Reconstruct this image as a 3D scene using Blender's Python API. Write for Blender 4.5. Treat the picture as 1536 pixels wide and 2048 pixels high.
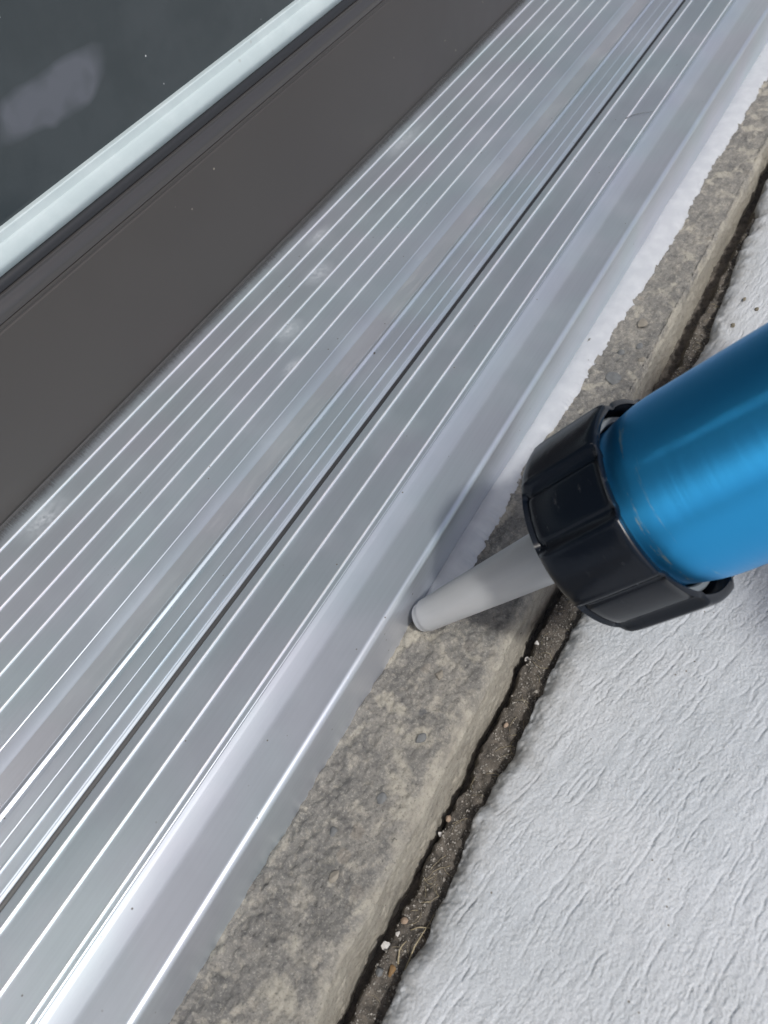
import bpy, bmesh, math, random
import numpy as np
from mathutils import Matrix, Vector, Quaternion

sc = bpy.context.scene
for o in list(bpy.data.objects):
    bpy.data.objects.remove(o)
COL = sc.collection
R = math.radians
MM = 0.001

# ------------------------------------------------------------------ camera
cam_d = bpy.data.cameras.new('camera')
cam = bpy.data.objects.new('camera', cam_d)
COL.objects.link(cam)
right = Vector((0.49665197, -0.85457019, -0.15181114))
down = Vector((-0.72626439, -0.31339698, -0.6118189))
fwd = Vector((0.47526504, 0.41411609, -0.77629312))
m = Matrix.Identity(4)
for i in range(3):
    m[i][0], m[i][1], m[i][2] = right[i], -down[i], -fwd[i]
m[0][3], m[1][3], m[2][3] = -0.10482645, -0.08503106, 0.20781135
cam.matrix_world = m
cam_d.sensor_width = 36.0
cam_d.lens = 28.125
cam_d.clip_start = 0.005
cam_d.clip_end = 400
cam_d.dof.use_dof = True
cam_d.dof.focus_distance = 0.262
cam_d.dof.aperture_fstop = 24
sc.camera = cam

# ------------------------------------------------------------------ light
SUN = Vector((-0.19, -0.55, 0.81)).normalized()      # towards the sun
world = bpy.data.worlds.new('World')
sc.world = world
world.use_nodes = True
wn = world.node_tree
sky = wn.nodes.new('ShaderNodeTexSky')
sky.sky_type = 'NISHITA'
sky.sun_disc = False
sky.sun_elevation = math.asin(SUN.z)
sky.sun_rotation = math.atan2(SUN.x, SUN.y)
sky.dust_density = 4.0
sky.ozone_density = 1.6
wn.links.new(sky.outputs[0], wn.nodes['Background'].inputs[0])
wn.nodes['Background'].inputs[1].default_value = 0.12
sd = bpy.data.lights.new('sun', 'SUN')
sd.energy = 3.0
sd.angle = R(4.0)
sd.color = (1.0, 0.985, 0.96)
so = bpy.data.objects.new('sun', sd)
so.rotation_euler = SUN.to_track_quat('Z', 'Y').to_euler()
so.location = (0, 0, 3)
COL.objects.link(so)
sc.view_settings.view_transform = 'Standard'
sc.view_settings.look = 'None'
sc.view_settings.gamma = 1
sc.view_settings.use_curve_mapping = False
sc.view_settings.exposure = -0.2
sc.render.film_transparent = False
sc.cycles.max_bounces = 8

# ------------------------------------------------------------------ noise
def _hash(ix, iy, seed):
    n = (ix.astype(np.int64) * 374761393 + iy.astype(np.int64) * 668265263 + seed * 1274126177) & 0x7fffffff
    n = ((n ^ (n >> 13)) * 1274126177) & 0x7fffffff
    n = (n ^ (n >> 16)) & 0xffff
    return n / 65535.0
def vnoise(x, y, seed=0):
    ix = np.floor(x); iy = np.floor(y)
    fx = x - ix; fy = y - iy
    fx = fx * fx * (3 - 2 * fx); fy = fy * fy * (3 - 2 * fy)
    a = _hash(ix, iy, seed); b = _hash(ix + 1, iy, seed)
    c = _hash(ix, iy + 1, seed); d = _hash(ix + 1, iy + 1, seed)
    return (a * (1 - fx) + b * fx) * (1 - fy) + (c * (1 - fx) + d * fx) * fy * 1.0 - 0.5
def fbm(x, y, seed=0, octv=4, gain=0.5):
    s = np.zeros_like(x); a = 1.0; f = 1.0
    for k in range(octv):
        s = s + a * vnoise(x * f + 17.3 * k, y * f - 9.1 * k, seed + k)
        a *= gain; f *= 2.03
    return s

# ------------------------------------------------------------------ objects
def tag(o, label=None, cat=None, group=None, kind=None):
    if label: o['label'] = label
    if cat: o['category'] = cat
    if group: o['group'] = group
    if kind: o['kind'] = kind
    return o
def empty(name, loc=(0, 0, 0)):
    o = bpy.data.objects.new(name, None)
    o.location = loc
    o.empty_display_size = 0.01
    COL.objects.link(o)
    return o
def link(name, me, mat, parent=None):
    o = bpy.data.objects.new(name, me)
    COL.objects.link(o)
    if mat is not None and not me.materials:
        me.materials.append(mat)
    if parent is not None:
        o.parent = parent
        o.matrix_parent_inverse = Matrix.Identity(4)
        o.location = -Vector(parent.location)
    return o
def mesh(name, verts, faces, smooth=False, sharp=None):
    me = bpy.data.meshes.new(name)
    me.from_pydata([tuple(v) for v in verts], [], faces)
    me.update()
    if smooth:
        me.polygons.foreach_set('use_smooth', [True] * len(me.polygons))
        if sharp:
            me.set_sharp_from_angle(angle=R(sharp))
    return me
def grid_mesh(name, P, smooth=True):
    """P: (n,m,3) array of points"""
    n, mm = P.shape[:2]
    idx = np.arange(n * mm).reshape(n, mm)
    q = np.stack([idx[:-1, :-1], idx[1:, :-1], idx[1:, 1:], idx[:-1, 1:]], -1).reshape(-1, 4)
    me = bpy.data.meshes.new(name)
    me.vertices.add(n * mm)
    me.vertices.foreach_set('co', P.reshape(-1).astype(np.float32))
    me.loops.add(q.size)
    me.loops.foreach_set('vertex_index', q.reshape(-1).astype(np.int32))
    me.polygons.add(len(q))
    me.polygons.foreach_set('loop_start', (np.arange(len(q)) * 4).astype(np.int32))
    me.update(calc_edges=True)
    me.validate()
    if smooth:
        me.polygons.foreach_set('use_smooth', [True] * len(me.polygons))
    return me
def extrude(name, prof, x0, x1, mat, parent=None, sharp=28, flip=False):
    """closed profile of (y,z) in mm swept along x (metres)"""
    n = len(prof)
    v = [(x0, y * MM, z * MM) for y, z in prof] + [(x1, y * MM, z * MM) for y, z in prof]
    f = []
    for i in range(n):
        j = (i + 1) % n
        f.append((i, j, n + j, n + i))
    f.append(tuple(range(n - 1, -1, -1)))
    f.append(tuple(range(n, 2 * n)))
    me = mesh(name, v, f, True, sharp)
    bm = bmesh.new(); bm.from_mesh(me)
    bmesh.ops.recalc_face_normals(bm, faces=bm.faces)
    bm.to_mesh(me); bm.free()
    return link(name, me, mat, parent)
def arc(cy, cz, r, a0, a1, n=6):
    return [(cy + r * math.cos(R(a0 + (a1 - a0) * i / n)), cz + r * math.sin(R(a0 + (a1 - a0) * i / n))) for i in range(n + 1)]
def box(name, x0, x1, y0, y1, z0, z1, mat, parent=None, bev=0.0):
    bm = bmesh.new()
    bmesh.ops.create_cube(bm, size=1)
    for v in bm.verts:
        v.co = Vector(((x0 + x1) / 2 + v.co.x * (x1 - x0), (y0 + y1) / 2 + v.co.y * (y1 - y0), (z0 + z1) / 2 + v.co.z * (z1 - z0)))
    if bev:
        bmesh.ops.bevel(bm, geom=list(bm.edges), offset=bev, segments=2, affect='EDGES')
    me = bpy.data.meshes.new(name); bm.to_mesh(me); bm.free()
    return link(name, me, mat, parent)

# ------------------------------------------------------------------ materials
class NT:
    def __init__(s, name):
        s.m = bpy.data.materials.new(name); s.m.use_nodes = True
        s.t = s.m.node_tree; s.b = s.t.nodes['Principled BSDF']
        s.tc = s.t.nodes.new('ShaderNodeTexCoord')
    def n(s, typ, **kw):
        o = s.t.nodes.new(typ)
        for k, v in kw.items(): setattr(o, k, v)
        return o
    def l(s, a, b): s.t.links.new(a, b)
    def set(s, **kw):
        for k, v in kw.items():
            s.b.inputs[k.replace('_', ' ')].default_value = v
    def mapping(s, scale=(1, 1, 1), loc=(0, 0, 0), rot=(0, 0, 0)):
        mp = s.n('ShaderNodeMapping')
        mp.inputs['Scale'].default_value = scale; mp.inputs['Location'].default_value = loc; mp.inputs['Rotation'].default_value = rot
        s.l(s.tc.outputs['Object'], mp.inputs['Vector']); return mp.outputs[0]
    def noise(s, scale, detail=4, rough=0.5, vec=None, dist=0.0):
        o = s.n('ShaderNodeTexNoise'); o.inputs['Scale'].default_value = scale
        o.inputs['Detail'].default_value = detail; o.inputs['Roughness'].default_value = rough
        o.inputs['Distortion'].default_value = dist
        s.l(vec if vec is not None else s.tc.outputs['Object'], o.inputs['Vector']); return o.outputs['Fac']
    def voro(s, scale, feature='F1', vec=None, out='Distance'):
        o = s.n('ShaderNodeTexVoronoi', feature=feature); o.inputs['Scale'].default_value = scale
        s.l(vec if vec is not None else s.tc.outputs['Object'], o.inputs['Vector']); return o.outputs[out]
    def ramp(s, fac, stops):
        o = s.n('ShaderNodeValToRGB')
        e = o.color_ramp.elements
        while len(e) < len(stops): e.new(0.5)
        for q, (p, c) in zip(e, stops):
            q.position = p; q.color = c if len(c) == 4 else (*c, 1)
        s.l(fac, o.inputs[0]); return o.outputs[0]
    def rng(s, fac, a, b, c=0.0, d=1.0):
        o = s.n('ShaderNodeMapRange'); o.clamp = True
        for i, v in zip(('From Min', 'From Max', 'To Min', 'To Max'), (a, b, c, d)): o.inputs[i].default_value = v
        s.l(fac, o.inputs['Value']); return o.outputs[0]
    def math(s, op, a, b=None):
        o = s.n('ShaderNodeMath', operation=op)
        for i, v in enumerate((a, b)):
            if v is None: continue
            if isinstance(v, (int, float)): o.inputs[i].default_value = v
            else: s.l(v, o.inputs[i])
        return o.outputs[0]
    def mix(s, fac, a, b):
        o = s.n('ShaderNodeMix', data_type='RGBA')
        for sock, v in ((o.inputs[0], fac), (o.inputs[6], a), (o.inputs[7], b)):
            if isinstance(v, (int, float)): sock.default_value = v
            elif isinstance(v, tuple): sock.default_value = v if len(v) == 4 else (*v, 1)
            else: s.l(v, sock)
        return o.outputs[2]
    def bump(s, h, strength=0.3, dist=0.001, prev=None):
        o = s.n('ShaderNodeBump'); o.inputs['Strength'].default_value = strength; o.inputs['Distance'].default_value = dist
        s.l(h, o.inputs['Height'])
        if prev is not None: s.l(prev, o.inputs['Normal'])
        return o.outputs[0]
    def blob(s, x, y, rx, ry, soft=0.5, rot=0.0):
        """soft elliptical mask at (x,y) metres, broken up by noise"""
        v = s.mapping((1 / rx, 1 / ry, 0), (0, 0, 0))
        o = s.n('ShaderNodeVectorMath', operation='DISTANCE')
        s.l(v, o.inputs[0]); o.inputs[1].default_value = (x / rx, y / ry, 0)
        return s.rng(o.outputs['Value'], 1.0, 1.0 - soft)

def blob3(k, x, z, rx, rz, soft):
    # elliptical patch in the x-z plane of the pane
    v = k.mapping((1 / rx, 0, 1 / rz), (0, 0, 0))
    o = k.n('ShaderNodeVectorMath', operation='DISTANCE')
    k.l(v, o.inputs[0]); o.inputs[1].default_value = (x / rx, 0, z / rz)
    d = k.math('ADD', o.outputs['Value'], k.math('MULTIPLY', k.math('SUBTRACT', k.noise(55, 2, 0.4), 0.5), 1.3))
    return k.rng(d, 1.0, 1.0 - soft)
NT.blob3 = blob3
def metal_mat(name, base, rough, smudges=(), dirt=0.0, met=0.7):
    k = NT(name)
    big = k.noise(14, 5, 0.6)
    streak = k.noise(1, 3, 0.6, k.mapping((18, 900, 900)))
    tint = k.rng(k.noise(22, 3, 0.5), 0.38, 0.62)
    base = k.mix(tint, (base[0] * 0.98, base[1] * 1.012, base[2] * 1.005), (base[0] * 1.02, base[1] * 0.992, base[2] * 1.012))
    r = k.math('ADD', k.rng(big, 0.3, 0.7, rough - 0.035, rough + 0.05), k.rng(streak, 0.3, 0.7, -0.015, 0.02))
    col = k.mix(k.rng(streak, 0.35, 0.7, 0, 0.35), base, k.mix(0.14, base, (0.0, 0.0, 0.0)))
    # cloudy oxide film, water marks
    film = k.rng(k.noise(38, 6, 0.62), 0.48, 0.74, 0, 0.07)
    col = k.mix(film, col, (0.62, 0.635, 0.66))
    mets = k.math('SUBTRACT', met, film)
    for (x, y, rx, ry) in smudges:
        msk = k.math('MULTIPLY', k.blob(x, y, rx, ry, 0.95), k.rng(k.noise(520, 7, 0.8), 0.38, 0.75))
        msk = k.math('MULTIPLY', msk, 0.62)
        col = k.mix(msk, col, (0.72, 0.73, 0.75))
        mets = k.math('SUBTRACT', mets, k.math('MULTIPLY', msk, 0.9))
        r = k.math('ADD', r, k.math('MULTIPLY', msk, 0.3))
    # tiny dark specks
    sp = k.math('MULTIPLY', k.rng(k.voro(210), 0.075, 0.045), k.rng(k.noise(60, 2), 0.56, 0.6))
    col = k.mix(sp, col, (0.12, 0.11, 0.10))
    mets = k.math('MULTIPLY', k.math('MAXIMUM', mets, 0.0), k.math('SUBTRACT', 1.0, sp))
    if dirt:
        d = k.math('MULTIPLY', k.rng(k.noise(1, 5, 0.7, k.mapping((60, 420, 420))), 0.5, 0.7), dirt)
        col = k.mix(d, col, (0.34, 0.345, 0.34)); mets = k.math('SUBTRACT', mets, k.math('MULTIPLY', d, 0.8))
    k.l(col, k.b.inputs['Base Color']); k.l(r, k.b.inputs['Roughness']); k.l(mets, k.b.inputs['Metallic'])
    k.l(k.bump(k.noise(1, 2, 0.5, k.mapping((25, 2600, 2600))), 0.02, 0.0002), k.b.inputs['Normal'])
    return k.m

M = {}
M['sill'] = metal_mat('anodised_sill_aluminium', (0.60, 0.66, 0.71), 0.36,
    [(0.128, 0.1215, 0.011, 0.0065), (0.0905, 0.112, 0.009, 0.006), (0.153, 0.138, 0.012, 0.004), (-0.03, 0.140, 0.014, 0.008), (0.072, 0.098, 0.007, 0.0035), (0.24, 0.14, 0.02, 0.006)], met=0.76)
M['track'] = metal_mat('worn_track_aluminium', (0.53, 0.56, 0.59), 0.42, (), 0.22, met=0.7)
M['nosing'] = metal_mat('mill_nosing_aluminium', (0.55, 0.595, 0.64), 0.37, met=0.70)

M['ridge'] = metal_mat('glint_bright_ridge', (0.72, 0.745, 0.77), 0.30, met=0.5)  # paler base colour than the sill, standing in for glints along the ridges
k = NT('bronze_door_paint')
k.set(IOR=1.5)
c = k.mix(k.rng(k.noise(9, 4), 0.3, 0.7), (0.051, 0.0455, 0.042), (0.057, 0.0515, 0.0475))
c = k.mix(k.math('MULTIPLY', k.rng(k.voro(95), 0.05, 0.03), k.rng(k.noise(40, 2), 0.55, 0.6)), c, (0.3, 0.27, 0.22))
k.l(c, k.b.inputs['Base Color'])
k.l(k.rng(k.noise(60, 4), 0.3, 0.7, 0.30, 0.38), k.b.inputs['Roughness'])
M['bronze'] = k.m
k = NT('bronze_bead_satin')
k.set(Roughness=0.24, IOR=1.6)
k.l(k.mix(k.rng(k.noise(1, 4, 0.6, k.mapping((20, 500, 500))), 0.35, 0.7), (0.046, 0.044, 0.044), (0.050, 0.047, 0.046)), k.b.inputs['Base Color'])
M['bead'] = k.m
k = NT('black_rubber_and_slot_shade'); k.set(Base_Color=(0.018, 0.019, 0.022, 1), Roughness=0.5); M['rubber_and_shade'] = k.m
k = NT('dark_edge_fade'); k.set(Base_Color=(0.070, 0.070, 0.072, 1), Roughness=0.8); M['edge_fade'] = k.m
k = NT('pale_glazing_seal')
c = k.mix(k.rng(k.noise(70, 5, 0.6), 0.45, 0.7), (0.44, 0.51, 0.52), (0.50, 0.565, 0.575))
c = k.mix(k.math('MULTIPLY', k.rng(k.voro(140), 0.12, 0.06), k.rng(k.noise(50, 2), 0.55, 0.6)), c, (0.38, 0.42, 0.42))
k.l(c, k.b.inputs['Base Color']); k.set(Roughness=0.38)
M['seal'] = k.m
k = NT('tinted_glass')
sm = k.math('MULTIPLY', k.math('MULTIPLY', k.rng(k.noise(30, 5, 0.55), 0.40, 0.56), 0.5), 1.0)
spk = k.math('MULTIPLY', k.rng(k.voro(150), 0.055, 0.035), k.rng(k.noise(35, 2), 0.5, 0.55))
c = k.mix(k.math('MULTIPLY', sm, 0.25), (0.032, 0.041, 0.045), (0.085, 0.097, 0.108))
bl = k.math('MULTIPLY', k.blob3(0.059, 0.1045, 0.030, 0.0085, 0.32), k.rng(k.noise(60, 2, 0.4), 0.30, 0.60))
c = k.mix(k.math('MULTIPLY', bl, 0.85), c, (0.10, 0.108, 0.128))  # pale patch: a reflection painted into the glass colour
c = k.mix(spk, c, (0.5, 0.52, 0.53))
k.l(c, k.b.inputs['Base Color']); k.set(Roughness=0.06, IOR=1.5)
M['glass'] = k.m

k = NT('white_sealant')
k.set(Roughness=0.42, Subsurface_Weight=0.25, Subsurface_Scale=0.002, Subsurface_Radius=(1.0, 1.0, 1.0))
k.l(k.mix(k.rng(k.noise(160, 4), 0.4, 0.7), (0.43, 0.445, 0.47), (0.49, 0.505, 0.525)), k.b.inputs['Base Color'])
k.l(k.bump(k.noise(500, 3), 0.15, 0.0004), k.b.inputs['Normal'])
M['sealant'] = k.m

k = NT('weathered_ledge_concrete')
n1 = k.noise(55, 6, 0.6); n2 = k.noise(210, 5, 0.65); n3 = k.noise(900, 4, 0.7)
c = k.mix(k.rng(n1, 0.35, 0.65), (0.170, 0.166, 0.155), (0.265, 0.252, 0.226))
c = k.mix(k.rng(n2, 0.54, 0.66, 0, 0.8), c, (0.40, 0.372, 0.315))
c = k.mix(k.rng(n2, 0.45, 0.32, 0, 0.75), c, (0.11, 0.110, 0.108))
n0 = k.noise(70, 3, 0.55, dist=0.6)
c = k.mix(k.rng(n0, 0.56, 0.64, 0, 0.9), c, (0.40, 0.375, 0.315))
c = k.mix(k.rng(n0, 0.42, 0.33, 0, 0.6), c, (0.12, 0.118, 0.113))
vc = k.n('ShaderNodeTexVoronoi'); vc.inputs['Scale'].default_value = 150
k.l(k.mapping((1, 1, 1)), vc.inputs['Vector'])
sep = k.n('ShaderNodeSeparateColor'); k.l(vc.outputs['Color'], sep.inputs[0])
ag = k.math('MULTIPLY', k.rng(vc.outputs['Distance'], 0.36, 0.30), k.rng(sep.outputs[0], 0.83, 0.86))
agc = k.mix(sep.outputs[1], (0.12, 0.125, 0.13), (0.26, 0.235, 0.20))
c = k.mix(k.math('MULTIPLY', ag, 0.8), c, agc)
geo = k.n('ShaderNodeNewGeometry'); sx = k.n('ShaderNodeSeparateXYZ'); k.l(geo.outputs['Normal'], sx.inputs[0])
n5 = k.noise(470, 6, 0.75)
c = k.mix(k.rng(n5, 0.55, 0.68, 0, 0.7), c, (0.43, 0.405, 0.345))
c = k.mix(k.rng(n5, 0.44, 0.33, 0, 0.75), c, (0.095, 0.092, 0.086))
n4 = k.noise(1500, 3, 0.7)
c = k.mix(k.rng(n4, 0.56, 0.70, 0, 0.65), c, (0.46, 0.44, 0.39))
c = k.mix(k.rng(n4, 0.43, 0.30, 0, 0.65), c, (0.085, 0.083, 0.078))
at = k.n('ShaderNodeAttribute', attribute_name='cast_side')
sidec = k.mix(k.rng(n2, 0.35, 0.65), (0.33, 0.305, 0.255), (0.44, 0.412, 0.345))
stk = k.noise(1, 4, 0.65, k.mapping((45, 300, 700), rot=(0, 0.3, 0)))
sidec = k.mix(k.rng(stk, 0.5, 0.72, 0, 0.55), sidec, (0.23, 0.215, 0.19))
sidec = k.mix(k.rng(n4, 0.44, 0.32, 0, 0.55), sidec, (0.16, 0.15, 0.13))
c = k.mix(k.rng(k.math('ADD', at.outputs['Fac'], k.math('MULTIPLY', k.math('SUBTRACT', k.noise(95, 5, 0.6), 0.5), 2.2)), 0.25, 0.8), c, sidec)
pit = k.math('MULTIPLY', k.rng(k.noise(620, 3, 0.6), 0.655, 0.70), k.rng(k.noise(120, 3), 0.46, 0.56))
c = k.mix(k.math('MULTIPLY', pit, 0.75), c, (0.06, 0.058, 0.052))
k.l(c, k.b.inputs['Base Color'])
k.set(Roughness=0.82)
k.l(k.rng(n3, 0.35, 0.7, 0.95, 0.55), k.b.inputs['Roughness'])
b1 = k.bump(n5, 1.0, 0.0012)
b1 = k.bump(k.math('SUBTRACT', 1.0, pit), 0.5, 0.0004, b1)
k.l(b1, k.b.inputs['Normal'])
M['ledge'] = k.m

k = NT('broomed_pavement_concrete')
n1 = k.noise(24, 5, 0.6); n3 = k.noise(1500, 4, 0.65)
c = k.mix(k.rng(n1, 0.35, 0.65), (0.43, 0.455, 0.475), (0.50, 0.52, 0.54))
n4 = k.noise(1900, 3, 0.7)
c = k.mix(k.rng(n3, 0.47, 0.30, 0, 0.5), c, (0.29, 0.30, 0.31))
c = k.mix(k.rng(n4, 0.56, 0.70, 0, 0.6), c, (0.66, 0.67, 0.68))
c = k.mix(k.rng(n4, 0.42, 0.30, 0, 0.5), c, (0.30, 0.305, 0.31))
c = k.mix(k.rng(k.noise(7, 5, 0.65), 0.5, 0.75, 0, 0.35), c, (0.40, 0.405, 0.40))
spk = k.math('MULTIPLY', k.rng(k.voro(330), 0.13, 0.07), k.rng(k.noise(90, 2), 0.58, 0.62))
c = k.mix(spk, c, (0.2, 0.19, 0.17))
at = k.n('ShaderNodeAttribute', attribute_name='edge_tone')
c = k.mix(k.math('MULTIPLY', at.outputs['Fac'], k.rng(k.noise(140, 5, 0.65), 0.25, 0.6)), c, (0.24, 0.235, 0.22))  # darker towards the edge along the joint
k.l(c, k.b.inputs['Base Color']); k.set(Roughness=0.85)
k.l(k.bump(n3, 0.5, 0.0004), k.b.inputs['Normal'])
M['pave'] = k.m

k = NT('joint_soil')
c = k.mix(k.rng(k.noise(260, 5, 0.7), 0.35, 0.7), (0.048, 0.043, 0.037), (0.17, 0.148, 0.122))
c = k.mix(k.rng(k.noise(1800, 3, 0.6), 0.60, 0.72, 0, 0.8), c, (0.20, 0.185, 0.165))
k.l(c, k.b.inputs['Base Color'])
k.l(k.rng(k.noise(2100, 2), 0.5, 0.66, 0.9, 0.25), k.b.inputs['Roughness'])
k.l(k.bump(k.noise(1100, 4, 0.7), 0.9, 0.0008), k.b.inputs['Normal'])
M['soil'] = k.m
def plain(name, col, rough=0.7, var=0.25, scale=300, **kw):
    k = NT(name)
    k.l(k.mix(k.rng(k.noise(scale, 4, 0.6), 0.3, 0.7), tuple(c * (1 - var) for c in col), tuple(min(1, c * (1 + var)) for c in col)), k.b.inputs['Base Color'])
    k.set(Roughness=rough, **kw)
    k.l(k.bump(k.noise(scale * 4, 3), 0.3, 0.0003), k.b.inputs['Normal'])
    return k.m
M['grit'] = plain('soil_grit', (0.24, 0.225, 0.20), 0.4, 0.8, 700)
M['quartz'] = plain('white_quartz', (0.62, 0.60, 0.57), 0.3, 0.2, 400)
M['tanstone'] = plain('tan_pebble', (0.27, 0.20, 0.145), 0.6, 0.25, 400)
M['rust'] = plain('rusty_leaf', (0.20, 0.12, 0.05), 0.7, 0.3, 300)
M['straw'] = plain('dry_straw', (0.34, 0.29, 0.19), 0.6, 0.2, 400)
M['crumb'] = plain('brown_crumb', (0.16, 0.14, 0.10), 0.8, 0.4, 700)
M['agg'] = plain('dark_aggregate', (0.135, 0.14, 0.14), 0.75, 0.2, 420)
M['agg2'] = plain('brown_aggregate', (0.22, 0.20, 0.165), 0.75, 0.2, 420)
M['hair'] = plain('dark_hair', (0.05, 0.045, 0.04), 0.5, 0.1)
M['wall'] = plain('grey_render', (0.42, 0.41, 0.39), 0.85, 0.1, 40)

k = NT('blue_anodised_aluminium')
k.set(Metallic=1.0, Base_Color=(0.050, 0.43, 0.86, 1), Roughness=0.30, Anisotropic=0.85, Anisotropic_Rotation=0.25)
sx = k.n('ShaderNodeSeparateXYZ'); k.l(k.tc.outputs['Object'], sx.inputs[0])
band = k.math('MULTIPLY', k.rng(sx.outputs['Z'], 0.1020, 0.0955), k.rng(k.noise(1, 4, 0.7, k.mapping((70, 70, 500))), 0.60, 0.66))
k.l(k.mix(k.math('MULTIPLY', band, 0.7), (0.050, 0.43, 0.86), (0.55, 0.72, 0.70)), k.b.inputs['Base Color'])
tg = k.n('ShaderNodeTangent', direction_type='RADIAL', axis='Z'); k.l(tg.outputs[0], k.b.inputs['Tangent'])
vb = k.mapping((1, 1, 2200))
k.l(k.rng(k.noise(1, 3, 0.6, k.mapping((30, 30, 3500))), 0.3, 0.7, 0.36, 0.43), k.b.inputs['Roughness'])
k.l(k.bump(k.noise(1, 2, 0.5, k.mapping((8, 8, 5200))), 0.06, 0.0002), k.b.inputs['Normal'])
M['blue'] = k.m
k = NT('black_cap_plastic')
sc1 = k.math('MULTIPLY', k.rng(k.noise(1, 5, 0.7, k.mapping((140, 140, 600))), 0.60, 0.72), k.rng(k.noise(70, 2), 0.5, 0.62))
c = k.mix(k.math('MULTIPLY', sc1, 0.35), (0.0030, 0.0055, 0.0105), (0.14, 0.14, 0.14))
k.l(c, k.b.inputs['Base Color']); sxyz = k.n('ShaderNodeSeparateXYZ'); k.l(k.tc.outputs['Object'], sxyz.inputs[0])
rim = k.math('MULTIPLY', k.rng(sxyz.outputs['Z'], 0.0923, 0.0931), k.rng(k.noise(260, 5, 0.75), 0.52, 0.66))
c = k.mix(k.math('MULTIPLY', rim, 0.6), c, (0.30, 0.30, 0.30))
k.set(IOR=1.45, Specular_IOR_Level=0.42)
k.l(k.math('ADD', k.rng(k.noise(90, 5, 0.6), 0.3, 0.7, 0.15, 0.26), k.math('MULTIPLY', sc1, 0.25)), k.b.inputs['Roughness'])
k.l(k.bump(k.noise(600, 3), 0.06, 0.0004), k.b.inputs['Normal'])
M['cap'] = k.m
k = NT('grey_ring_plastic'); k.set(Base_Color=(0.17, 0.19, 0.205, 1), Roughness=0.4); M['ring'] = k.m
k = NT('milky_nozzle_plastic')
c = k.mix(k.rng(k.noise(1, 4, 0.6, k.mapping((220, 220, 9))), 0.4, 0.7), (0.68, 0.70, 0.715), (0.74, 0.755, 0.765))
k.l(c, k.b.inputs['Base Color'])
k.set(Roughness=0.33, Subsurface_Weight=0.7, Subsurface_Scale=0.006, Subsurface_Radius=(1.0, 1.0, 1.0), IOR=1.48, Transmission_Weight=0.25)
M['nozzle'] = k.m
k = NT('steel_rod'); k.set(Base_Color=(0.5, 0.5, 0.5, 1), Metallic=1.0, Roughness=0.3); M['steel'] = k.m

# ------------------------------------------------------------------ pavement
def ledge_z(x):     # top of the concrete ledge falls away slightly to the right
    return np.interp(x, [-0.2, 0.0, 0.08, 0.16, 0.26, 0.4, 2], [-.0215, -.0215, -.0228, -.0245, -.0260, -.0280, -.0280])
PZ = -0.028
def pave_height(x, y):
    # sandy grain
    wn_ = np.random.RandomState(4).uniform(-1, 1, x.shape)
    wn_ = wn_ * (0.6 + 1.2 * np.clip(0.5 + vnoise(x * 260, y * 260, 19) * 1.6, 0, 1))
    f = 0.00012 * wn_ + 0.00018 * fbm(x * 1150, y * 1150, 21, 2, 0.7) + 0.00012 * fbm(x * 420, y * 420, 25, 2) + 0.00035 * fbm(x * 60, y * 60, 31, 2)
    # faint drawn-out relief along the broom strokes
    ca, sa = math.cos(R(-12.5)), math.sin(R(-12.5))
    u = x * ca + y * sa; v = -x * sa + y * ca + 0.0012 * vnoise(x * 40, y * 40, 5)
    f += 0.00022 * vnoise(u * 45, v * 330, 11) + 0.00022 * vnoise(u * 80, v * 620, 12)
    return f
def broom(x, y, h):
    # single bristle scratches: shallow grooves with a small pushed-up lip, each broken along its length
    rs = np.random.RandomState(8)
    x0g = x[:, 0]
    for i in range(7500):
        big = i < 2300
        cx = rs.uniform(-0.165, 0.44); cy = rs.uniform(-0.235, -0.036)
        L = rs.uniform(0.004, 0.019) if big else rs.uniform(0.002, 0.009)
        an = R(-12.5 + rs.normal(0, 2.2) + 5.0 * math.sin(cx * 21 + cy * 30))
        wd = rs.uniform(0.00017, 0.00034) if big else rs.uniform(0.00014, 0.00024)
        dp = rs.uniform(0.00016, 0.00062) if big else rs.uniform(0.00008, 0.00028)
        bend = rs.normal(0, 0.05); lip = rs.uniform(0.0, 0.18)
        ca, sa = math.cos(an), math.sin(an)
        i0 = np.searchsorted(x0g, cx - L / 2); i1 = np.searchsorted(x0g, cx + L / 2)
        if i1 - i0 < 3: continue
        ym = y[(i0 + i1) // 2]
        ext = abs(sa) * L / 2 + 0.003
        j = np.where((ym > cy - ext) & (ym < cy + ext))[0]
        if len(j) < 3: continue
        sl = (slice(i0, i1), slice(max(0, j[0] - 8), j[-1] + 8))
        X = x[sl] - cx; Y = y[sl] - cy
        U = X * ca + Y * sa; V = -X * sa + Y * ca - bend * U * U / L * 2 + 0.00035 * np.sin(U * 900 + i) * (0.5 + 0.5 * math.sin(i))
        en = np.clip(1 - (2 * U / L) ** 4, 0, 1) * np.clip(0.75 + 0.9 * vnoise(U * 420 + i * 3.7, U * 0 + i, 77), 0, 1.2)
        h[sl] += en * dp * (-np.exp(-(V / wd) ** 2) + lip * np.exp(-((V - 1.9 * wd) / (1.1 * wd)) ** 2))
    return h
ye = lambda x: -0.0408 - 0.0022 * (fbm(x * 45, x * 0 + 3, 41, 4, 0.55)) - 0.0012 * fbm(x * 210, x * 0 + 8, 43, 3) + np.interp(x, [-0.2, -0.1, 0, 0.1, 0.3, 0.45], [0.0012, 0.001, 0.0018, 0.000, 0.010, 0.012])
xs = np.concatenate([np.arange(-0.17, 0.16, 0.0004), np.arange(0.16, 0.46, 0.0009)])
ts = np.concatenate([np.linspace(0, 0.006, 14)[:-1], np.arange(0.006, 0.125, 0.0003), np.arange(0.125, 0.2, 0.0012)])
XX, TT = np.meshgrid(xs, ts, indexing='ij')
YE = ye(xs)[:, None]
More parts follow.
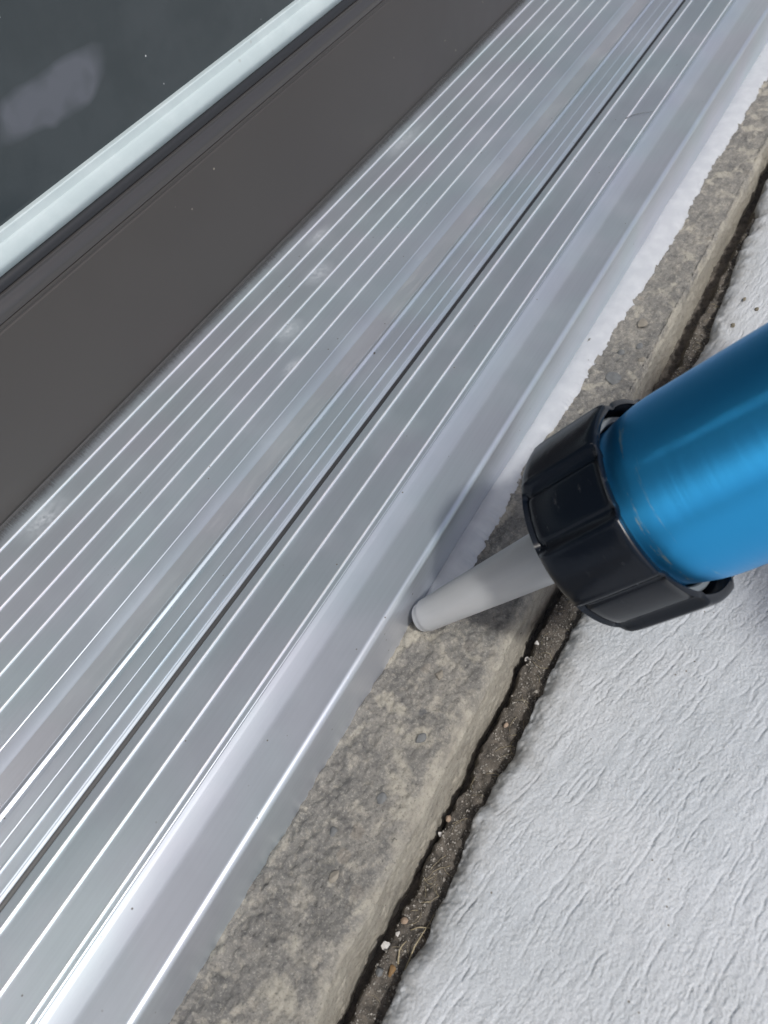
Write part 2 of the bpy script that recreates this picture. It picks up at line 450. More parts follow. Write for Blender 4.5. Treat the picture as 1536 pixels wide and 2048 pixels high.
YY = YE - TT
H = broom(XX, YY, pave_height(XX, YY))
edge = np.clip(1 - TT / 0.007, 0, 1)
zdrop = -0.005 * edge ** 2.2 - 0.012 * np.clip(1 - TT / 0.0012, 0, 1)
bord = np.clip(np.minimum(np.minimum(XX - xs[0], xs[-1] - XX) / 0.01, (ts[-1] - TT) / 0.01), 0, 1)
ZZ = PZ + (H + 0.0012 * edge * fbm(XX * 260, YY * 260, 51, 4, 0.6) * 2) * bord + zdrop
P = np.stack([XX, YY, ZZ], -1)
# ring of wide ground around the fine patch
skirt = P[:1].copy()
me = grid_mesh('pavement', P)
a = me.attributes.new('edge_tone', 'FLOAT', 'POINT')
a.data.foreach_set('value', np.clip(1 - TT / 0.014, 0, 1).reshape(-1).astype(np.float32))
bm = bmesh.new(); bm.from_mesh(me)
yl = [float(ye(xs)[0]), float(ye(xs)[-1])]
yb = [float(YY[0, -1]), float(YY[-1, -1])]
X0, X1 = float(xs[0]), float(xs[-1])
def q(pts):
    vs = [bm.verts.new((px, py, PZ)) for px, py in pts]
    f = bm.faces.new(vs); f.normal_update()
    if f.normal.z < 0: f.normal_flip()
FAR = 150.0
q([(-FAR, yl[0]), (X0, yl[0]), (X0, yb[0]), (-FAR, yb[0])])
q([(X1, yl[1]), (FAR, yl[1]), (FAR, yb[1]), (X1, yb[1])])
q([(-FAR, yb[0]), (X0, yb[0]), (X0, -FAR), (-FAR, -FAR)])
q([(X1, yb[1]), (FAR, yb[1]), (FAR, -FAR), (X1, -FAR)])
step = max(1, len(xs) // 60)
ids = list(range(0, len(xs), step))
if ids[-1] != len(xs) - 1: ids.append(len(xs) - 1)
for i, j in zip(ids[:-1], ids[1:]):
    q([(float(xs[i]), float(YY[i, -1])), (float(xs[j]), float(YY[j, -1])), (float(xs[j]), -FAR), (float(xs[i]), -FAR)])
bm.to_mesh(me); bm.free()
pav = link('pavement', me, M['pave']); tag(pav, kind='structure')

# ground under everything, reaching the horizon behind the building too
g = mesh('ground', [(-FAR, -FAR, -0.06), (FAR, -FAR, -0.06), (FAR, FAR, -0.06), (-FAR, FAR, -0.06)], [(0, 1, 2, 3)])
tag(link('ground', g, M['soil']), kind='structure')

# ------------------------------------------------------------------ concrete ledge
xs = np.concatenate([np.arange(-0.17, 0.14, 0.0005), np.arange(0.14, 0.46, 0.0009), [0.6, 1.0, 1.6]])
xs = np.concatenate([[-1.2, -0.5], xs])
# path: (y, dz, side) from below the threshold, over the rounded arris, down the cast side
path = []
for yv in np.arange(0.030, -0.0225, -0.0005): path.append((yv, 0.0, 0.0))
for t_ in np.linspace(0, 1, 12)[1:]:
    a_ = t_ * R(62); path.append((-0.0225 - 0.006 * math.sin(a_), -0.006 * (1 - math.cos(a_)), 0.2 + 0.6 * t_))
y_, z_ = path[-1][:2]
for t_ in np.arange(0.0005, 0.026, 0.0005): path.append((y_ - t_ * 0.10, z_ - t_ * 0.99, 1.0))
pa = np.array(path)
sidev = pa[:, 2]
XX, YY0 = np.meshgrid(xs, pa[:, 0], indexing='ij')
DZ = np.broadcast_to(pa[:, 1], XX.shape); SS = np.broadcast_to(sidev, XX.shape)
U = np.broadcast_to(np.concatenate([[0], np.cumsum(np.hypot(np.diff(pa[:, 0]), np.diff(pa[:, 1])))]), XX.shape)
near = np.clip(1 - np.abs(YY0 - 0.002) / 0.016, 0, 1)
d = (0.0010 * fbm(XX * 60, U * 60, 61, 3, 0.5) + (0.3 + 1.0 * np.clip(0.4 + 2.0 * fbm(XX * 45, U * 70, 63, 2), 0, 1)) * 0.0007 * fbm(XX * 300, U * 300, 67, 3, 0.75) + 0.0006 * fbm(XX * 800, U * 800, 69, 2, 0.7)) * (1 - 0.45 * SS)
d = d + near * 0.0019 * np.abs(fbm(XX * 120, U * 190, 71, 4, 0.62)) * 2 - 0.0005 * near
d = d + SS * 0.0012 * fbm(XX * 40, U * 40, 81, 3)
pits = np.maximum(0, fbm(XX * 330, U * 330, 91, 2) - 0.42)
d = d - 0.002 * pits * (1 - 0.5 * SS)
NY = np.clip((SS - 0.3) * 1.6, 0, 1) * -0.9; NZ = np.sqrt(1 - NY ** 2)
chip = 0.004 * np.maximum(0, fbm(XX * 22, XX * 0 + 2, 93, 3) - 0.25) * np.clip(SS * 2, 0, 1)
taper = np.interp(XX, [-0.2, 0, 0.13, 0.25, 0.45], [0.0, 0.0, 0.0035, 0.003, 0.002]) * np.clip(SS * 1.5, 0, 1)
P = np.stack([XX, YY0 + 0.0010 * SS + d * NY + chip + taper, ledge_z(XX) + DZ + d * NZ], -1)
me = grid_mesh('concrete_ledge', P)
a = me.attributes.new('cast_side', 'FLOAT', 'POINT')
a.data.foreach_set('value', SS.reshape(-1).astype(np.float32))
bm = bmesh.new(); bm.from_mesh(me); bmesh.ops.recalc_face_normals(bm, faces=bm.faces)
if sum(f.normal.z for f in list(bm.faces)[:500]) < 0: bmesh.ops.reverse_faces(bm, faces=bm.faces)
bm.to_mesh(me); bm.free()
ledge = link('concrete_ledge', me, M['ledge']); tag(ledge, kind='structure')

def pebble(name, loc, size, mat, seed, parent=None, flat=1.0, sub=2, rough=0.22):
    rd = random.Random(seed)
    bm = bmesh.new()
    bmesh.ops.create_icosphere(bm, subdivisions=sub, radius=1)
    dirs = [Vector((rd.gauss(0, 1), rd.gauss(0, 1), rd.gauss(0, 1))).normalized() for _ in range(11)]
    cut = [rd.uniform(0.45, 0.8) for _ in dirs]
    for v in bm.verts:
        for dv, cu in zip(dirs, cut):
            t_ = v.co.dot(dv)
            if t_ > cu: v.co -= dv * (t_ - cu) * 0.92
        v.co *= 1 + rd.uniform(-rough, rough) * 0.25
    rot = Quaternion((0, 0, 1), rd.uniform(0, 6.28)).to_matrix()
    for v in bm.verts:
        v.co = rot @ v.co
        v.co = Vector((v.co.x * size[0], v.co.y * size[1], v.co.z * size[2] * flat))
    me = bpy.data.meshes.new(name); bm.to_mesh(me); bm.free()
    o = link(name, me, mat, parent); o.location = loc
    return o
lz = lambda x: float(ledge_z(x))
# dark stones showing in the worn face of the ledge
stones = [(0.1335, -0.0135, 4.2, 3.4, 'agg'), (0.1560, -0.0165, 2.6, 1.9, 'agg'), (0.1490, -0.0110, 2.2, 1.8, 'agg'), (0.1700, -0.0130, 3.4, 2.6, 'agg2'),
          (0.1480, -0.0200, 2.2, 1.6, 'agg2'), (-0.0560, -0.0150, 2.2, 1.5, 'agg'), (-0.0700, -0.0075, 1.7, 1.2, 'agg'), (-0.0350, -0.0165, 2.4, 1.8, 'agg'), (-0.0800, -0.0140, 2.4, 1.7, 'agg2'), (-0.014, -0.0120, 2.3, 1.7, 'agg2')]
for i, (x, y, a_, b_, mk) in enumerate(stones):
    pebble('aggregate_stone', (x, y, lz(x) + 0.0006), (a_ * MM, b_ * MM, 0.9 * MM), M[mk], 300 + i, ledge, sub=2, rough=0.1)

# ------------------------------------------------------------------ soil in the joint
xs = np.concatenate([[-0.6], np.arange(-0.17, 0.46, 0.0007), [0.8, 1.5]])
ys = np.arange(-0.062, -0.018, 0.0006)
XX, YY = np.meshgrid(xs, ys, indexing='ij')
crack = np.clip((YY + 0.0319 + 0.0009 * fbm(XX * 160, XX * 0, 101, 4, 0.6) * 2) / 0.0022, 0, 1)
Z = -0.0352 + 0.0022 * fbm(XX * 70, YY * 70, 103, 3) + 0.0016 * fbm(XX * 300, YY * 300, 107, 4, 0.65) - 0.009 * crack
me = grid_mesh('joint_soil', np.stack([XX, YY, Z], -1))
tag(link('joint_soil', me, M['soil']), kind='structure')
def soil_z(x, y):
    x = np.array([x]); y = np.array([y])
    c_ = np.clip((y + 0.0319 + 0.0009 * fbm(x * 160, x * 0, 101, 4, 0.6) * 2) / 0.0022, 0, 1)
    return float((-0.0352 + 0.0022 * fbm(x * 70, y * 70, 103, 3) + 0.0016 * fbm(x * 300, y * 300, 107, 4, 0.65) - 0.009 * c_)[0])
# loose grit, uncountable
rd = random.Random(5)
gv, gf = [], []
for i in range(8000):
    x = rd.uniform(-0.15, 0.30); y = rd.uniform(-0.0455, -0.0318)
    s = 0.00016 + 0.00032 * rd.random() ** 3
    if rd.random() < 0.012: s *= 2.0
    z = soil_z(x, y) + s * 0.3
    b = len(gv)
    q_ = Quaternion((rd.gauss(0, 1), rd.gauss(0, 1), rd.gauss(0, 1), rd.gauss(0, 1))).normalized()
    for c_ in ((1, 0, 0), (-1, 0, 0), (0, 1, 0), (0, -1, 0), (0, 0, 1), (0, 0, -1)):
        w = q_ @ (Vector(c_) * s * rd.uniform(0.7, 1.2)); gv.append((x + w.x, y + w.y, z + w.z))
    gf += [(b + i_, b + j_, b + k_) for i_, j_, k_ in ((0, 2, 4), (2, 1, 4), (1, 3, 4), (3, 0, 4), (2, 0, 5), (1, 2, 5), (3, 1, 5), (0, 3, 5))]
tag(link('soil_grit', mesh('soil_grit', gv, gf), M['grit']), 'fine dark grit lying on the soil in the joint', 'grit', kind='stuff')

def tube(name, pts, r, mat, parent=None, seg=5, taper=True):
    pts = [Vector(p) for p in pts]
    v, f = [], []
    n = len(pts)
    for i, p in enumerate(pts):
        t = (pts[min(n - 1, i + 1)] - pts[max(0, i - 1)]).normalized()
        a_ = t.cross(Vector((0, 0, 1)));  a_ = a_.normalized() if a_.length > 1e-5 else Vector((1, 0, 0))
        b_ = t.cross(a_)
        rr = r * (1 - 0.6 * (i / (n - 1)) if taper else 1)
        for s in range(seg):
            an = 2 * math.pi * s / seg
            v.append(p + (a_ * math.cos(an) + b_ * math.sin(an) * 0.6) * rr)
    for i in range(n - 1):
        for s in range(seg):
            t2 = (s + 1) % seg
            f.append((i * seg + s, i * seg + t2, (i + 1) * seg + t2, (i + 1) * seg + s))
    f.append(tuple(range(seg))[::-1]); f.append(tuple((n - 1) * seg + s for s in range(seg)))
    return link(name, mesh(name, v, f, True), mat, parent)
# straw stalks and fibres
def straw(x0, y0, x1, y1, r, bend, label, mat='straw', group=None, zoff=0.0006):
    pts = []
    L = Vector((x1 - x0, y1 - y0)); nrm = Vector((-L.y, L.x))
    for i in range(9):
        t = i / 8
        x = x0 + L.x * t + nrm.x * bend * math.sin(math.pi * t); y = y0 + L.y * t + nrm.y * bend * math.sin(math.pi * t)
        z = max(soil_z(x, y), -0.0370) + zoff + 0.0012 * math.sin(math.pi * t)
        pts.append((x, y, z))
    o = tube('straw_stalk' if mat == 'straw' else 'fibre', pts, r, M[mat])
    return tag(o, label, 'straw', group)
straw(-0.0893, -0.0395, -0.0737, -0.0402, 0.00024, 0.02, 'longest pale straw stalk lying on soil near the white pebble at bottom')
straw(-0.0800, -0.0360, -0.0765, -0.0425, 0.0002, 0.05, 'short straw piece crossing the longest stalk near the bottom')
straw(-0.0890, -0.0372, -0.0830, -0.0366, 0.00028, 0.12, 'crumpled yellow straw scrap beside the rusty leaf bit')
rd = random.Random(77)
fv, ff = [], []
fib = []
for i in range(230):
    x = rd.uniform(-0.13, 0.26); y = rd.uniform(-0.046, -0.0335); an = rd.uniform(0, 6.28); L = rd.uniform(0.002, 0.0065)
    pts = []
    bx = rd.uniform(-0.5, 0.5)
    for j in range(5):
        t = j / 4
        px = x + math.cos(an + bx * t * 2) * L * t; py = y + math.sin(an + bx * t * 2) * L * t
        py = min(py, -0.0330)
        pts.append(Vector((px, py, soil_z(px, py) + 0.0004 + 0.0011 * rd.random() * math.sin(math.pi * t))))
    r_ = rd.uniform(0.00004, 0.00010)
    b = len(fv)
    for p in pts:
        for s in range(3):
            an2 = s * 2.094; fv.append((p.x + r_ * math.cos(an2), p.y + r_ * math.sin(an2), p.z + r_ * math.cos(an2 + 1)))
    for j in range(4):
        for s in range(3):
            ff.append((b + j * 3 + s, b + j * 3 + (s + 1) % 3, b + j * 3 + 3 + (s + 1) % 3, b + j * 3 + 3 + s))
tag(link('plant_fibre', mesh('plant_fibre', fv, ff, True), M['straw']), 'thin dry root fibres tangled over the joint soil', 'fibres', kind='stuff')
# pebbles one can pick out
for i, (x, y, s, mk, lab) in enumerate([
    (-0.0868, -0.0318, 1.75, 'quartz', 'largest white pebble wedged against the ledge near the bottom straw'),
    (-0.0825, -0.0333, 0.95, 'quartz', 'small white chip beside the largest white pebble'),
    (-0.0532, -0.0312, 1.10, 'quartz', 'white faceted pebble just below a tan pebble'),
    (-0.0485, -0.0316, 1.30, 'tanstone', 'tan rounded pebble just above a white faceted pebble'),
    (0.0100, -0.0305, 1.05, 'quartz', 'white stone chip half overhanging the dark crack beside the ledge'),
    (0.0155, -0.0318, 1.10, 'quartz', 'bright white chip next to the crack halfway to the black cap'),
    (0.0390, -0.0328, 1.25, 'quartz', 'broken white chip right beside the nozzle and the black cap'),
    (0.0375, -0.0362, 0.70, 'quartz', 'tiny white chip in front of the black cap'),
    (-0.0150, -0.0345, 1.20, 'tanstone', 'brownish lump on the soil under the long ledge edge'),
    (-0.0945, -0.0400, 0.80, 'quartz', 'little pale pebble lowest on the soil'),
    (-0.0930, -0.0340, 1.45, 'agg', 'dark grey pebble beside the rusty leaf bit'),
    (-0.0790, -0.0335, 1.30, 'tanstone', 'dull brown clod above the small white chip')]):
    o = pebble('pebble', (x, y, max(soil_z(x, y), -0.0370) + s * 0.45 * MM), (s * MM, s * 0.8 * MM, s * 0.75 * MM), M[mk], 40 + i)
    tag(o, lab, 'pebble', 'pebbles in the joint')
o = pebble('leaf_scrap', (-0.0912, -0.0365, soil_z(-0.0912, -0.0365) + 0.0006), (0.0021, 0.0013, 0.0005), M['rust'], 91)
tag(o, 'rusty brown leaf scrap lying on the soil near the bottom', 'leaf')
for i, (x, y, s, lab) in enumerate([(0.2035, -0.0460, 1.5, 'brown crumb on the pavement nearest the soil joint, above the blue tube'),
                                    (0.1990, -0.0525, 1.6, 'pale brown crumb on the pavement farthest from the joint'),
                                    (0.1850, -0.0465, 1.8, 'darkest brown crumb on the pavement closest to the blue tube')]):
    o = pebble('crumb', (x, y, PZ + 0.0002), (s * MM, s * 0.6 * MM, 0.7 * MM), M['crumb'], 120 + i, rough=0.6)
    tag(o, lab, 'crumb', 'crumbs on the pavement')

# ------------------------------------------------------------------ door threshold
XA, XB = -0.62, 1.30
th = empty('door_threshold', (0, 0.08, -0.02))
tag(th, 'ribbed silver aluminium door threshold running under the dark door', 'threshold')
inner = [(190, -1.0), (190, 0), (86.9, 0)] + arc(86.9, -0.7, 0.7, 90, 135, 3)[1:] + [(82.9, -2.15), (82.6, -2.3)]
inner += [(80.5, -2.45), (77.5, -2.75), (74.9, -2.8)] + arc(73.5, -2.55, 0.45, 120, 20, 4)[::-1][::-1]
inner += [(72.75, -3.1), (71.6, -3.05)] + arc(71.0, -2.95, 0.45, 80, 150, 3)
inner = inner[:-4] + [(71.45, -2.75), (71.15, -2.55), (70.8, -2.52), (67.3, -2.85), (67.15, -3.0), (62.9, -3.05)]
inner += [(62.75, -2.75), (62.4, -2.5), (62.05, -2.55), (61.8, -2.8), (61.7, -3.1)]
inner += [(58.5, -3.2), (58.15, -3.28), (57.9, -3.55), (56.5, -2.45), (56.25, -2.6), (55.75, -2.75), (55.7, -9.0), (55.5, -17), (188, -17)]
inner = [(y - 0.97, z + 1.2) if (57.5 < y < 83.5 and z > -5) else (y, z) for y, z in inner]
ip = extrude('inner_plate', inner, XA, XB, M['sill'], th, 24)
ridge_h = lambda y, z: [(y + 0.44, z - 0.35)] + [(y + 0.44, z + 0.0)] + arc(y, z + 0.0, 0.44, 20, 160, 8) + [(y - 0.44, z + 0.0), (y - 0.44, z - 0.35)]
for yv in (144.38, 134.73, 125.1, 115.5, 105.86, 96.3):
    pr = extrude('ridge', [(p[0], p[1] + 0.12 if p[1] > -0.01 else p[1]) for p in ridge_h(yv, 0.0)], XA, XB, M['ridge'], None, 60)
    pr.parent = ip
# worn shallow track: a separate dirty liner strip lying in the groove
tr = extrude('track_strip', [(81.35, -1.04), (79.5, -1.20), (76.5, -1.48), (74.2, -1.54), (74.2, -2.0), (81.35, -1.7)], XA, XB, M['track'], th, 40)
outer = [(48.5, -9.0), (48.5, -2.6), (52.6, -2.1), (52.75, -1.0), (52.6, -0.62), (52.2, -0.5), (25.75, -0.5), (25.55, -0.6), (25.5, -9.0)]
op = extrude('outer_plate', outer, XA, XB, M['sill'], th, 26)
lip = [(25.46, -9.0), (25.46, -0.72), (25.3, -0.64), (23.9, -1.12), (23.6, -1.25), (18.8, -2.22), (18.4, -2.32), (17.3, -2.42), (9.1, -2.7)]
lip += arc(7.4, -4.75, 2.05, 84, 178, 10)
lip += [(5.3, -8), (5.15, -30), (20, -30), (20, -10)]
extrude('nosing_lip', lip, XA, XB, M['nosing'], th, 26)
for yv in (49.3, 38.45, 27.65):
    pr = extrude('ridge', [(p[0], p[1] + 0.14 if p[1] > -0.51 else p[1]) for p in ridge_h(yv, -0.5)], XA, XB, M['ridge'], None, 60)
    pr.parent = op

extrude('slot_shade_strip', [(55.68, -2.95), (55.3, -3.1), (54.5, -3.7), (53.6, -4.9), (53.0, -6.4), (48.6, -6.4), (48.6, -9), (55.68, -9)], XA, XB, M['rubber_and_shade'], th, 50)  # black strip added in the slot to stand in for its shade
# debris on the threshold
hairp = [(0.2985 + 0.0 * t, 0.0, 0.0) for t in range(2)]
o = tube('hair', [(0.2865, 0.0385, 0.0002), (0.2905, 0.0360, 0.0003), (0.2935, 0.0322, 0.0003), (0.2955, 0.0280, 0.0003)], 0.00022, M['hair'])
tag(o, 'short dark hair lying across the outer ribs of the threshold', 'hair')
for i, (x, y, z, s, lab) in enumerate([
    (-0.0586, 0.0640, -0.0028, 0.75, 'dark oval speck on the threshold near the left edge of the photo'),
    (-0.0685, 0.0548, -0.0069, 1.5, 'brown dirt crumb lodged in the dark slot of the threshold'),
    (0.0920, 0.0712, -0.0020, 0.85, 'black crumb on the threshold beside the worn track'),
    (0.0690, 0.0645, -0.0026, 0.75, 'black speck just below the crumb by the worn track'),
    (0.1730, 0.0530, -0.0040, 1.0, 'grey crumb perched at the slot higher up the threshold')]):
    o = pebble('grit_speck', (x, y, z), (s * MM, s * 0.7 * MM, 0.55 * s * MM), M['hair'] if i != 1 else M['crumb'], 160 + i, rough=0.5)
    tag(o, lab, 'speck', 'specks of dirt on the threshold')

# ------------------------------------------------------------------ door
DX0, DX1 = -0.50, 1.05
door = empty('door', (0.27, 0.17, 0.0))
tag(door, 'dark bronze framed glass door standing above the silver threshold', 'door')
rail = [(150, 0.9), (150.0, 58.2), (150.25, 58.55), (150.25, 59.2), (150.0, 59.5), (150.0, 60.6), (195, 60.6), (195, 0.9)]
extrude('bottom_rail', arc(153.6, 4.2, 3.6, 270, 180, 9) + rail[1:-1] + [(195, 0.6)], DX0, DX1, M['bronze'], door, 20)
bead = [(150.1, 60.9), (150.2, 62.4), (150.5, 63.3), (151.2, 64.3), (152.1, 65.1), (152.75, 65.6), (152.85, 65.9), (152.75, 66.25), (152.8, 66.55), (153.1, 66.75), (154.2, 66.8), (175, 66.8), (175, 60.9)]
extrude('rubber_gasket', [(154.2, 66.85), (153.7, 67.2), (153.8, 68.4), (154.3, 69.5), (155.3, 70.2), (170, 70.25), (170, 66.85)], DX0, DX1, M['rubber_and_shade'], door, 50)
extrude('glazing_bead', bead, DX0, DX1, M['bead'], door, 40)
seal = [(155.4, 70.28), (154.6, 71.2), (153.55, 73.0), (153.3, 73.7), (153.3, 74.3), (153.45, 75.6), (153.8, 76.9), (154.4, 78.3), (154.9, 78.85), (155.2, 78.95), (155.3, 79.3), (155.35, 81.6), (155.7, 82.0), (157.4, 82.1), (166, 82.1), (166, 70.28)]
extrude('glazing_seal', seal, DX0, DX1, M['seal'], door, 32)
rp = random.Random(12)
pv, pf = [], []
xx = -0.24
while xx < 0.62:
    xx += rp.uniform(0.00002, 0.00006)
    b = len(pv); w = rp.uniform(0.00005, 0.00010); L = 0.0010 + 0.0040 * rp.random() ** 1.3
    sx_ = rp.uniform(-0.0003, 0.0003)
    pv += [(xx, 0.1501, 0.0026), (xx + w, 0.1501, 0.0026), (xx + w * 0.5 + sx_, 0.1503 - L, 0.0004)]
    pf += [(b, b + 1, b + 2)]
o = link('edge_fade_fibres', mesh('edge_fade_fibres', pv, pf), M['edge_fade'], door)  # dark fibres added below the rail to imitate its soft reflection fading out
o['kind'] = 'stuff'
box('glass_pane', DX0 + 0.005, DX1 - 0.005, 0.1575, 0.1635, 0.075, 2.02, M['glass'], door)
for xa, xb in ((DX0 - 0.085, DX0 - 0.0005), (DX1 + 0.0005, DX1 + 0.085)):
    box('stile', xa, xb, 0.150, 0.195, 0.001, 2.10, M['bronze'], door, 0.001)
box('top_rail', DX0, DX1, 0.150, 0.195, 2.02, 2.10, M['bronze'], door, 0.001)
wallb = empty('house_wall', (0.27, 0.2, -0.02))
tag(wallb, 'grey rendered house wall around the dark glass door', 'wall')
box('wall_panel', -6, DX0 - 0.09, 0.12, 0.32, -0.055, 2.6, M['wall'], wallb)
box('wall_panel', DX1 + 0.09, 6, 0.12, 0.32, -0.055, 2.6, M['wall'], wallb)
box('lintel', DX0 - 0.09, DX1 + 0.09, 0.12, 0.32, 2.105, 2.6, M['wall'], wallb)

# ------------------------------------------------------------------ sealant bead
bx = np.concatenate([np.arange(0.0005, 0.15, 0.0005), np.arange(0.15, 0.46, 0.001), [0.7, 1.2]])
ztop = np.interp(bx, [-.0045, 0, .0125, .03, .05, .064, .082, .156, .218, .26, .30, .44, 1.3], [-.0208, -.0200, -.0196, -.0190, -.0191, -.0203, -.0214, -.0226, -.0236, -.0235, -.0262, -.0262, -.0265])
ztop = np.minimum(ztop, ledge_z(bx) + 0.0030) ; ztop = np.maximum(ztop, ledge_z(bx) + 0.0012)
ztop = ztop + 0.00035 * fbm(bx * 70, bx * 0, 131, 3)
ylow = np.interp(bx, [-.0045, 0, .01, .0285, .043, .055, .075, .10, .147, .172, .218, .255, .292, .352, 1.3], [.0045, .0025, .0005, -.0032, -.0028, -.0030, -.0005, -.0022, -.0038, -.0045, -.0048, -.0056, -.0045, -.0052, -.006])
ylow = ylow + 0.0013 * fbm(bx * 120, bx * 0 + 5, 137, 4, 0.6) * np.clip((bx + 0.004) / 0.03, 0, 1) + 0.0007 * fbm(bx * 900, bx * 0 + 7, 139, 2)
nt = 16
rows = []
for i, x in enumerate(bx):
    row = []
    y0, z0 = 0.0056, float(ztop[i]); y1 = float(ylow[i]); z1 = lz(x) + 0.0012
    for j in range(nt):
        t = j / (nt - 1)
        y = y0 + (y1 - y0) * t
        z = z0 + (z1 - z0) * (t ** 1.3) + 0.0011 * math.sin(math.pi * min(1, t * 1.02)) ** 0.8 * min(1, max(0.25, (x + 0.004) / 0.012))
        if t > 0.93: z -= 0.0009 * (t - 0.93) / 0.07
        row.append((x, y, z))
    row.append((x, y1 - 0.0003, lz(x) + 0.0003)); row.append((x, y1 + 0.0002, lz(x) - 0.002))
    rows.append(row)
P = np.array(rows)
P[..., 2] += 0.00030 * fbm(P[..., 0] * 60, P[..., 1] * 200, 141, 3)
me = grid_mesh('sealant_bead', P)
bm = bmesh.new(); bm.from_mesh(me); bmesh.ops.recalc_face_normals(bm, faces=bm.faces)
if sum(f.normal.z for f in bm.faces) < 0: bmesh.ops.reverse_faces(bm, faces=bm.faces)
bm.to_mesh(me); bm.free()
tag(link('sealant_bead', me, M['sealant']), 'fresh white sealant bead between the threshold nosing and the concrete ledge', 'sealant')

# ------------------------------------------------------------------ caulking gun
T0 = Vector((0, 0, -0.0150))
AX = Vector((0.26642504, -0.67313475, 0.68986035)).normalized()
gun = empty('caulking_gun', T0)
# local z = gun axis, local x = screen-ish up
ux = AX.cross(Vector((0, 0, 1))).normalized()
uy = AX.cross(ux)
gun.matrix_world = Matrix(((ux.x, uy.x, AX.x, T0.x), (ux.y, uy.y, AX.y, T0.y), (ux.z, uy.z, AX.z, T0.z), (0, 0, 0, 1)))
tag(gun, 'blue metal caulking gun with black ribbed cap and milky nozzle touching the threshold', 'caulking gun')
def glink(name, me, mat, par=gun):
    o = bpy.data.objects.new(name, me); COL.objects.link(o)
    me.materials.append(mat); o.parent = par
    return o
def lathe(name, prof, mat, seg=96, par=gun, rfun=None, closed=True, sharp=35, sfun=None, tr=None):
    """prof: list of (s mm along axis, r mm); closed ring profile"""
    n = len(prof); v = []; f = []
    for i in range(seg):
        a_ = 2 * math.pi * i / seg
        for j, (s, r) in enumerate(prof):
            rr = rfun(j, s, r, a_) if rfun else r
            if tr: s, rr = tr(s, rr)
            v.append((rr * math.cos(a_) * MM, rr * math.sin(a_) * MM, (sfun(s, a_) if sfun else s) * MM))
    for i in range(seg):
        i2 = (i + 1) % seg
        for j in range(n if closed else n - 1):
            j2 = (j + 1) % n
            f.append((i * n + j, i2 * n + j, i2 * n + j2, i * n + j2))
    me = mesh(name, v, f, True, sharp)
    bm = bmesh.new(); bm.from_mesh(me); bmesh.ops.recalc_face_normals(bm, faces=bm.faces); bm.to_mesh(me); bm.free()
    return glink(name, me, mat, par)
# nozzle: hollow tapered spout with a rolled tip
noz = [(-0.6, 3.9), (-1.3, 4.1), (-1.6, 4.35), (-1.5, 4.65), (-0.6, 4.8), (0.7, 4.9), (0.9, 4.95), (0.85, 5.16), (1.1, 5.26), (1.8, 5.32), (5, 5.45), (10, 5.7), (30, 6.75), (52, 7.8), (70, 8.5), (74, 8.5), (74, 7.7), (52, 6.9), (30, 5.8), (8, 4.5)]
tipcut = lambda s_, a_: s_ + (0.55 * math.cos(a_ - R(250)) if s_ < 2.4 else 0.0) * 1.0
nz = lathe('nozzle', noz, M['nozzle'], 64, sharp=50, sfun=tipcut)
lathe('sealant_core', [(-1.9, 0.01), (-1.7, 2.0), (-1.2, 3.4), (-0.4, 4.0), (20, 5.0), (20, 0.01)], M['sealant'], 32)
CS, CR = 25.6 / 33.05, 0.894
cap_tr = lambda s_, r_: (67.8 + (s_ - 55.4) * CS, r_ * CR)
bar_tr = lambda s_, r_: (93.4 + (s_ - 88.45), r_ * CR)
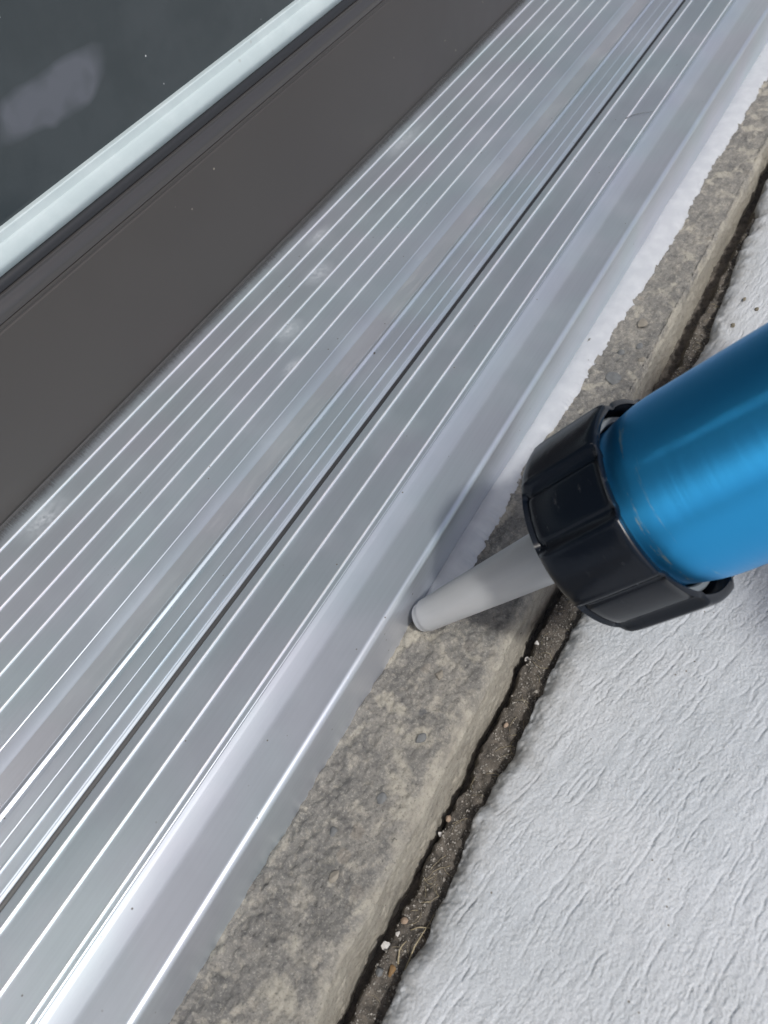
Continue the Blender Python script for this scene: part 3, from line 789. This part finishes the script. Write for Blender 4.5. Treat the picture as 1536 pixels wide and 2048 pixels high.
# black screw cap
PH = R(41)
def capr(j, s, r, a_):
    if 57.5 < s < 90 and r > 29.0:
        w = math.cos(5 * (a_ - PH))
        pad = 1 / (1 + math.exp(-(w - 0.02) * 15))
        return r - (2.0 * (1 - pad) + 0.55 * math.exp(-((w + 0.30) / 0.13) ** 2) - 0.25 * math.exp(-((w - 0.22) / 0.12) ** 2)) * (1.0 if s < 87.2 else 0.55)
    return r
cap = [(60, 9.9), (56.5, 10.2), (55.6, 11.5), (55.4, 24.5), (55.6, 27.0), (56.4, 28.6), (57.8, 29.8), (59.5, 30.5), (62, 30.8), (70, 31.0), (80, 31.15), (85, 31.2), (87, 31.1), (88.0, 30.8), (88.4, 30.3), (88.45, 29.2), (88.2, 28.5), (87.3, 28.2), (80, 28.0), (72, 28.0), (72, 9.9)]
lathe('end_cap', cap, M['cap'], 400, rfun=capr, sharp=40, tr=cap_tr)
ring = [(74, 24.6), (83.6, 24.6), (84.2, 25.0), (84.3, 26.3), (83.7, 26.8), (74, 26.8)]
lathe('collar_ring', ring, M['ring'], 128, sharp=30, tr=bar_tr)
brl = [(76, 23.4), (84, 23.9), (86, 24.5), (88, 25.0), (90, 25.4), (92, 25.75), (94, 26.0), (96, 26.15), (98.5, 26.2), (310, 26.2), (310, 25.2), (97, 25.0), (76, 22.8)]
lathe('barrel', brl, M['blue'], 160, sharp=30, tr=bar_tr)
# rear of the gun, out of the picture: end plug, frame, handle, trigger, rod
lathe('rear_cap', [(300, 26.7), (300, 29.5), (304, 30.2), (326, 30.2), (330, 28), (330, 6), (312, 6), (312, 25.2), (300, 25.2)], M['cap'], 64, tr=bar_tr)
lathe('push_rod', [(330, 4.0), (470, 4.0), (470, 0.01), (330, 0.01)], M['steel'], 24)
def gbox(name, c, s, mat, bev=3):
    bm = bmesh.new(); bmesh.ops.create_cube(bm, size=1)
    for v in bm.verts: v.co = Vector(((c[0] + v.co.x * s[0]) * MM, (c[1] + v.co.y * s[1]) * MM, (c[2] + v.co.z * s[2]) * MM))
    bmesh.ops.bevel(bm, geom=list(bm.edges), offset=bev * MM, segments=2, affect='EDGES')
    me = bpy.data.meshes.new(name); bm.to_mesh(me); bm.free(); return glink(name, me, mat)
gbox('handle', (62, 0, 352), (110, 22, 34), M['cap'], 6)
gbox('trigger', (48, 0, 322), (70, 14, 10), M['steel'], 3)
